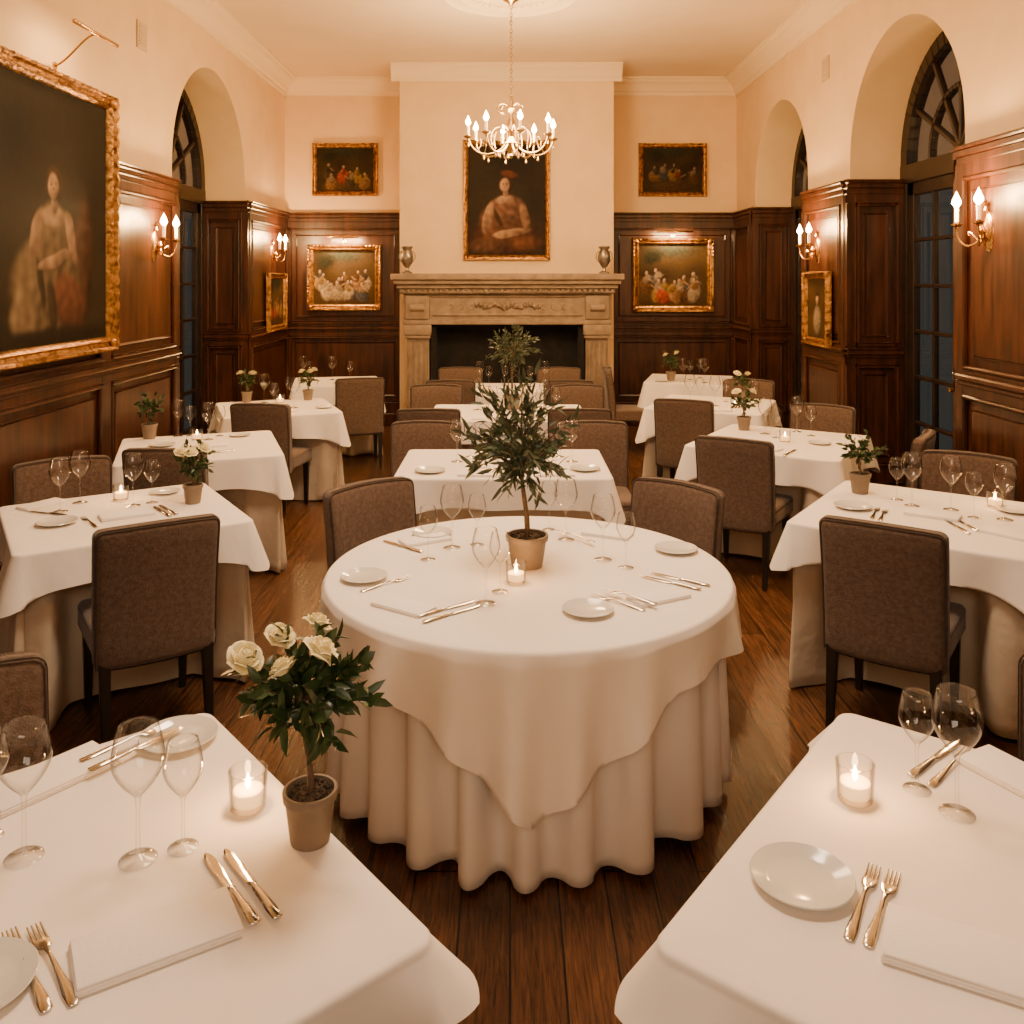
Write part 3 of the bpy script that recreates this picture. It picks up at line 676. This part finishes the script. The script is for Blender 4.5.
# ---------------- tableware ----------------
def wine(h,r):
    k=h/.27; rr=r
    prof=[(0,.004*k),(.034*k,.003*k),(.037*k,.0),(.0375*k,.0015*k),(.02*k,.006*k),(.006*k,.012*k),(.0042*k,.03*k),(.0038*k,.10*k),(.006*k,.125*k)]
    for i in range(1,14):
        t=i/13
        rad=rr*math.sin(min(1,t*1.55)*math.pi/2)*(1 if t<.5 else 1-.26*((t-.5)/.5)**1.6)
        prof.append((max(rad,.006*k),h*.46+(h*.54)*t**1.12))
    tr,tz=prof[-1]; prof+= [(tr-.0014,tz+.0008),(tr-.0020,tz-.003)]
    bm=bmesh.new(); lathe(bm,prof,32); return fin(bm,'wine_glass','glass',60)
WB=wine(.262,.052); WS=wine(.215,.040)
def glass(key,px,py,big=True):
    single('wine_glass',WB if big else WS,on(key,px,py,.045),random.uniform(0,6),'clear large-bowled stemmed wine glass' if big else 'clear small stemmed wine glass','wine glass','stemmed glasses')
bm=bmesh.new(); lathe(bm,[(0,.003),(.055,.003),(.057,0),(.062,.001),(.068,.006),(.100,.015),(.103,.0165),(.101,.019),(.094,.0165),(.072,.010),(.066,.0075),(0,.0065)],48); PL=fin(bm,'plate','ceramic',30)
def plate(key,px,py,s=.95): single('bread_plate',PL,on(key,px,py,.10),0,'small round white ceramic bread plate','plate','bread plates',s*.93)
def sec(bm,lst,seg=10):
    rings=[]
    for y,w,z,th in lst: rings.append([bm.verts.new((w*math.cos(a),y,z+th*math.sin(a))) for a in [2*math.pi*k/seg for k in range(seg)]])
    for a,b in zip(rings,rings[1:]):
        for i in range(seg): bm.faces.new((a[i],a[(i+1)%seg],b[(i+1)%seg],b[i]))
    bm.faces.new(rings[0][::-1]); bm.faces.new(rings[-1])
    return [v for r in rings for v in r]
bm=bmesh.new(); sec(bm,[(-.12,.004,.003,.0015),(-.117,.009,.003,.0025),(-.09,.010,.0035,.003),(-.03,.0055,.006,.0028),(.01,.0035,.009,.0025),(.03,.0045,.007,.002),(.042,.012,.0045,.0015),(.055,.0135,.003,.0012),(.066,.0135,.003,.0012)])
for i in range(4):
    x=-.0105+i*.007
    for v in sec(bm,[(.064,.0022,.003,.0012),(.09,.0020,.004,.0011),(.108,.0014,.0062,.0009)],6): v.co.x+=x
FORK=fin(bm,'fork','steel',50)
bm=bmesh.new(); sec(bm,[(-.125,.005,.0042,.003),(-.122,.010,.0045,.004),(-.09,.0105,.005,.0045),(-.03,.0075,.005,.0045),(-.015,.0055,.005,.004),(-.012,.0085,.005,.0045),(-.008,.006,.0045,.003),(0,.009,.004,.0012),(.06,.0105,.004,.001),(.10,.0095,.004,.001),(.117,.005,.004,.0009),(.122,.0012,.004,.0007)]); KNIFE=fin(bm,'knife','steel',50)
def cut(key,kind,p1,p2,lift=0):
    a=TP(*p1); b=TP(*p2); m=((p1[0]+p2[0])/2,(p1[1]+p2[1])/2); pos=on(key,*m,.06); pos.z+=lift
    d=a-b; rz=math.atan2(d.y,d.x)-math.pi/2
    single(kind,FORK if kind=='fork' else KNIFE,pos,rz,'polished silver '+('dinner fork' if kind=='fork' else 'table knife')+' on white tablecloth',kind,'silver cutlery')
bm=bmesh.new(); box(bm,-.12,.12,-.058,.058,0,.005,.0024,2); box(bm,-.12,.118,-.058,.054,.005,.0095,.0022,2); box(bm,-.118,.12,-.056,.057,.0095,.0135,.0019,2)
for v in bm.verts: v.co.z+= .0012*math.sin(v.co.x*30)*(v.co.z/.0135); v.co.y+=.0015*math.sin(v.co.x*22)
NAP=fin(bm,'napkin','napkin',60)
def nap(key,p1,p2,s=1):
    a=TP(*p1); b=TP(*p2); m=((p1[0]+p2[0])/2,(p1[1]+p2[1])/2); pos=on(key,*m,.09); d=b-a
    single('napkin',NAP,pos,math.atan2(d.y,d.x),'folded white linen napkin','napkin','folded napkins',s)
bm=bmesh.new(); lathe(bm,[(0,.003),(.028,.003),(.031,0),(.034,.004),(.037,.07),(.0375,.075),(.0345,.075),(.033,.06),(.031,.012),(0,.010)],28); CUP=fin(bm,'glass_cup','glass',50)
bm=bmesh.new(); lathe(bm,[(0,.011),(.029,.011),(.0295,.036),(.027,.038),(0,.036)],24); WAX=fin(bm,'candle','wax',50)
bm=bmesh.new(); lathe(bm,[(0,.037),(.004,.041),(.0060,.048),(.0035,.060),(0,.070)],10); VF=fin(bm,'flame','vflame',50)
def votive(key,px,py,s=1.05,e=0):
    t=thing('votive_candle',[('glass_cup',CUP,Z0,Z0),('candle',WAX,Z0,Z0),('flame',VF,Z0,Z0)],on(key,px,py,.05),0,'lit tea light in a clear glass votive holder','candle','votive candles',s)
    if e:
        l=bpy.data.lights.new('votive_lamp','POINT'); l.energy=e; l.color=(1,.48,.15); l.shadow_soft_size=.012
        ob('lamp',l,(0,0,.088),parent=t)

# ---------------- plants ----------------
def leaf(bm,p,d,L,w):
    d=d.normalized(); up=Vector((random.uniform(-1,1),random.uniform(-1,1),random.uniform(-.3,1)))
    s=d.cross(up)
    if s.length<.05: s=d.cross(Vector((1,0,0)))
    s.normalize(); n=s.cross(d).normalized(); dr=-n*L*.12
    a=bm.verts.new(p); b=[bm.verts.new(p+d*L*.3+s*w*.42+n*w*.15),bm.verts.new(p+d*L*.33),bm.verts.new(p+d*L*.3-s*w*.42+n*w*.15)]
    c=[bm.verts.new(p+d*L*.68+s*w*.36+dr*.5+n*w*.12),bm.verts.new(p+d*L*.68+dr*.5),bm.verts.new(p+d*L*.68-s*w*.36+dr*.5+n*w*.12)]
    e=bm.verts.new(p+d*L+dr*1.4)
    for f in ((a,b[1],b[0]),(a,b[2],b[1]),(b[0],b[1],c[1],c[0]),(b[1],b[2],c[2],c[1]),(c[0],c[1],e),(c[1],c[2],e)): bm.faces.new(f)
def rose_mesh(r):
    bm=bmesh.new()
    for ring,(np_,rad,h,z0,fl) in enumerate(((3,.20,.62,.38,0),(4,.40,.72,.22,.02),(5,.62,.76,.06,.08),(6,.84,.70,-.06,.16),(6,.98,.52,-.14,.28))):
        for k in range(np_):
            a0=2*math.pi*k/np_+ring*.7; wd=2*math.pi/np_*1.0
            g=[]
            for i in range(6):
                row=[]; t=i/5
                for j in range(7):
                    u=j/6-.5; a=a0+u*wd; edge=1-.30*(2*abs(u))**3*t
                    rr=rad*(math.sin(min(1,.25+t*.95)*math.pi/2))+fl*t**3-.03*(2*u)+.03*abs(u)
                    z=z0+h*math.sin(t*math.pi/2)*edge-fl*.5*t**4
                    row.append(bm.verts.new((rr*math.cos(a)*r,rr*math.sin(a)*r,z*r)))
                g.append(row)
            for i in range(5):
                for j in range(6): bm.faces.new((g[i][j],g[i][j+1],g[i+1][j+1],g[i+1][j]))
    lathe(bm,[(0,-.2*r),(.5*r,-.05*r),(.72*r,.2*r),(.55*r,.5*r),(.2*r,.85*r),(0,.95*r)],16)
    return fin(bm,'rose','rose',80,False)
ROSE=rose_mesh(.030)
def pot_mesh(r,h):
    bm=bmesh.new(); lathe(bm,[(0,.004),(r*.68,.004),(r*.72,0),(r*.74,.004),(r*.92,h*.8),(r*.94,h*.82),(r,h*.83),(r*1.03,h*.97),(r*1.01,h),(r*.9,h),(r*.88,h*.9),(0,h*.88)],36)
    p=fin(bm,'pot','pot',40)
    bm=bmesh.new(); lathe(bm,[(0,h*.95),(r*.5,h*.94),(r*.87,h*.90),(r*.87,h*.87)],20)
    for i in range(60):
        a=random.uniform(0,6.28); q=r*.8*math.sqrt(random.random()); bmesh.ops.create_icosphere(bm,subdivisions=1,radius=r*.07,matrix=Matrix.Translation((q*math.cos(a),q*math.sin(a),h*.945)))
    return p,fin(bm,'soil','soil',60)
def plant(name,loc,label,seed,ph,pr,trunk,crad,crz,nleaf,LL,LW,mt,roses=0,nb=14,group=None,cshift=(0,0)):
    random.seed(seed); p,s=pot_mesh(pr,ph); parts=[('pot',p,Z0,Z0),('soil',s,Z0,Z0)]
    bm=bmesh.new(); cz=trunk+crz*.85
    C=Vector((cshift[0],cshift[1],cz)); base=Vector((0,0,ph*.9)); tt=Vector((cshift[0]*.6,cshift[1]*.6,trunk+crz*.25))
    tube(bm,bez(base,base+Vector((.008,0,(tt.z-ph)*.4)),tt-Vector((.01,0,(tt.z-ph)*.3)),tt,8),[pr*.13]*3+[pr*.11]*3+[pr*.09]*3,8)
    tips=[]
    for i in range(nb):
        g=i*2.39996; zz=1-2*(i+.5)/nb; rr=math.sqrt(1-zz*zz); sc=random.uniform(.70,1.2)
        e=C+Vector((crad*rr*math.cos(g)*sc,crad*rr*math.sin(g)*sc,crz*zz*sc)); st=tt+(C-tt)*random.uniform(-.3,.7)
        m=(st+e)/2+Vector((0,0,crz*.15)); pts=bez(st,st+(m-st)*.7,m,e,6); tube(bm,pts,[pr*.04,pr*.037,pr*.033,pr*.03,pr*.025,pr*.02,pr*.015],5); tips.append(pts)
    parts.append(('trunk',fin(bm,'trunk','bark',80),Z0,Z0))
    bm=bmesh.new()
    for i in range(nleaf):
        pts=random.choice(tips); t=random.uniform(.25,1); k=t*6; a=int(min(5,k)); q=pts[a].lerp(pts[a+1],k-a)
        d=(pts[a+1]-pts[a]).normalized()*1.1+Vector([random.gauss(0,.65) for _ in range(3)]); sp=crad*.05
        leaf(bm,q+Vector([random.gauss(0,sp) for _ in range(3)]),d,LL*random.uniform(.6,1.15),LW*random.uniform(.8,1.15))
    parts.append(('foliage',fin(bm,'foliage',mt,80,False),Z0,Z0))
    for i in range(roses):
        a=-2.8+i*5.2/max(1,roses)+random.uniform(-.2,.2); e=Vector((math.cos(a)*crad*.62,math.sin(a)*crad*.62,crz*.62+random.uniform(-.1,.15)*crz))
        parts.append(('rose',ROSE,tuple(C+e),(random.uniform(-.5,.1)+.3*math.sin(-a),.35*math.cos(a),random.uniform(0,6))))
    return thing(name,parts,loc,0,label,'potted plant',group)
plant('olive_tree',on('RT',527,566),'small potted olive tree centrepiece on the round table',3,.125,.083,.335,.205,.23,900,.068,.018,'leafo',0,34,None,(-.03,0))
plant('olive_tree',on('C3',512,409),'small potted olive tree on a dining table near the fireplace',5,.12,.08,.38,.20,.19,700,.055,.016,'leafo',0,24)
sh=plant('potted_rose',on('FL',326,833,.038),'small potted shrub with cream roses on a white tablecloth',8,.104,.054,.235,.135,.10,460,.052,.024,'leafd',0,22,None,(-.02,0))
for (x,y,z,s) in ((-.120,-.045,.385,1.0),(-.032,-.075,.375,.9),(.030,-.055,.40,1.1),(.0,.06,.41,.9),(-.075,.05,.39,.9)):
    ob('rose',ROSE,(x,y,z),0,sh,s,rot=(.5 if y<0 else -.3,.4*(1 if x>-.03 else -1),x*40))
def small(key,px,py,seed,sc=1.0,fl=3):
    plant('potted_rose',on(key,px,py,.06),'small potted flowering plant with white blooms on a dining table',seed,.095*sc,.05*sc,.14*sc,.09*sc,.085*sc,170,.04*sc,.019*sc,'leafd',fl,12,'small potted plants')
small('L1',193,503,21,1.0,4); small('L2',152,427,22,1.1,0); small('L3',242,396,23,1.0,2); small('L3',308,400,24,1.0,3)
small('R1',860,493,25,1.1,0); small('R2',744,430,26,1.05,2); small('R4',671,381,27,1.1,2); small('R3',742,400,28,.9,2)

# ---------- settings ----------
for a in ((364,579),(588,612),(676,551),(432,535)): plate('RT',*a,.93)
for a in (((375,600),(432,615)),((632,604),(685,593)),((400,545),(450,537)),((585,532),(630,538))): nap('RT',*a,.9)
for k,a,b,lf in (('knife',(474,602),(420,617),0),('knife',(478,607),(428,622),0),('fork',(412,577),(362,592),0),('fork',(592,596),(640,610),0),('fork',(604,594),(652,608),.014),
  ('knife',(642,577),(698,590),0),('knife',(652,574),(706,586),0),('knife',(382,541),(422,553),0),('fork',(560,535),(590,545),.014)): cut('RT',k,a,b,lf)
for a in ((428,560,0),(452,548,1),(486,604,1),(500,592,0),(566,540,1),(549,530,0),(603,560,1),(626,568,0),(477,545,0)): glass('RT',*a)
votive('RT',516,583,1.05,1.2)
for a in ((24,858,1),(138,860,1),(183,848,0),(-12,838,0)): glass('FL',*a)
votive('FL',248,808,1.1,2.2); plate('FL',176,737,.97); plate('FL',-26,990,.97)
for k,a,b,lf in (('knife',(203,852),(255,925),0),('knife',(224,850),(276,917),0),('fork',(6,928),(46,1010),0),('fork',(30,922),(74,1005),0),('knife',(162,744),(116,766),.014),('fork',(150,735),(104,754),.014)): cut('FL',k,a,b,lf)
nap('FL',(82,970),(232,916),1.1); nap('FL',(0,797),(95,755),1.12)
for a in ((917,790,0),(957,814,1)): glass('FR',*a)
votive('FR',855,800,1.1,2.2); plate('FR',802,883,1.0)
for k,a,b,lf in (('fork',(876,865),(850,937),0),('fork',(897,868),(868,947),0),('knife',(955,745),(917,773),0),('fork',(968,752),(935,783),0)): cut('FR',k,a,b,lf)
nap('FR',(905,942),(1050,987),1.2); nap('FR',(995,752),(1060,785),1.05)
for a in ((60,512,1),(80,503,1),(133,506,1),(152,503,0)): glass('L1',*a)
votive('L1',121,500,1.05,1.0); plate('L1',57,524); nap('L1',(98,520),(155,512)); nap('L1',(25,505),(55,498),.9); plate('L1',165,493,.8)
for k,a,b in (('knife',(30,512),(65,516)),('fork',(78,515),(100,530)),('knife',(152,506),(172,518)),('knife',(158,505),(178,516))): cut('L1',k,a,b)
for a in ((897,500,0),(912,506,1),(951,510,1),(974,518,0),(1005,520,1)): glass('R1',*a)
votive('R1',995,507,1.05,1.0); plate('R1',853,508); nap('R1',(905,512),(960,520)); nap('R1',(985,530),(1030,540),.9); plate('R1',1015,512,.85)
for k,a,b in (('knife',(945,520),(968,534)),('knife',(953,518),(976,531)),('fork',(880,505),(870,522)),('fork',(888,507),(878,524))): cut('R1',k,a,b)
for a in ((178,434,1),(190,431,0),(208,440,1),(220,436,0)): glass('L2',*a)
plate('L2',162,446,.9); plate('L2',240,436,.8); nap('L2',(190,448),(230,445),.9); votive('L2',197,440)
cut('L2','knife',(200,455),(232,451))
for a in ((264,403,1),(274,408,0),(294,408,1),(286,398,0)): glass('L3',*a)
plate('L3',240,410,.9); plate('L3',324,408,.8); nap('L3',(270,413),(300,411),.9); votive('L3',280,403)
for a in ((303,380,1),(310,381,0),(332,380,1),(350,381,0)): glass('L4',*a)
plate('L4',340,384,.8)
for a in ((765,434,1),(776,438,0),(797,432,1),(811,436,0)): glass('R2',*a)
plate('R2',722,440,.9); plate('R2',820,444,.8); nap('R2',(745,446),(785,452),.9); cut('R2','knife',(800,448),(780,458)); votive('R2',785,442)
for a in ((690,404,1),(700,402,0),(715,406,1),(726,402,0),(755,404,0)): glass('R3',*a)
plate('R3',680,408,.9); nap('R3',(700,412),(735,412),.9); votive('R3',735,408)
for a in ((683,382,1),(690,380,0),(705,383,1),(700,378,0)): glass('R4',*a)
plate('R4',660,384,.8)
for a in ((457,462,1),(470,457,0),(560,457,0),(572,462,1),(548,470,0)): glass('C2',*a)
plate('C2',430,472,.95); plate('C2',585,470,.95); nap('C2',(455,476),(500,477),.95); votive('C2',520,462); nap('C2',(540,476),(572,476),.9)
cut('C2','knife',(470,470),(510,473),.014)
for a in ((478,410,1),(487,413,0),(545,410,1),(556,413,0),(540,416,0)): glass('C3',*a)
plate('C3',450,415,.9); plate('C3',575,415,.9); nap('C3',(470,419),(500,419),.9); votive('C3',530,415)
for a in ((480,386,1),(489,387,0),(505,386,0),(545,386,1),(530,387,0)): glass('C4',*a)
plate('C4',460,388,.9); plate('C4',570,388,.9)

# ---------------- lights ----------------
def area(loc,rot,sx,sy,e,c):  # soft fill added out of view, not a fitting of the room
    l=bpy.data.lights.new('fill_light','AREA'); l.shape='RECTANGLE'; l.size=sx; l.size_y=sy; l.energy=e; l.color=c
    o=ob('fill_light',l,loc); o.rotation_euler=rot; return o
area((0,3.3,4.35),(0,0,0),1.0,1.0,150,(1,.74,.50))
area((0,-1.6,2.9),(math.radians(68),0,0),2.2,1.0,55,(1,.79,.58))
area((0,5.9,4.4),(0,0,0),1.0,1.0,95,(1,.66,.36))
w=bpy.data.worlds.new('world'); bpy.context.scene.world=w; w.use_nodes=True
bgn=w.node_tree.nodes['Background']; bgn.inputs[0].default_value=(.22,.24,.22,1); bgn.inputs[1].default_value=.30

cam=bpy.data.cameras.new('camera'); cam.lens=K/1024*36; cam.sensor_width=36; cam.shift_x=2/1024; cam.shift_y=-(512-VY)/1024
cam.clip_start=.05
c=bpy.data.objects.new('camera',cam); COL.objects.link(c); c.location=(0,0,H); c.rotation_euler=(math.pi/2,0,0)
bpy.context.scene.camera=c
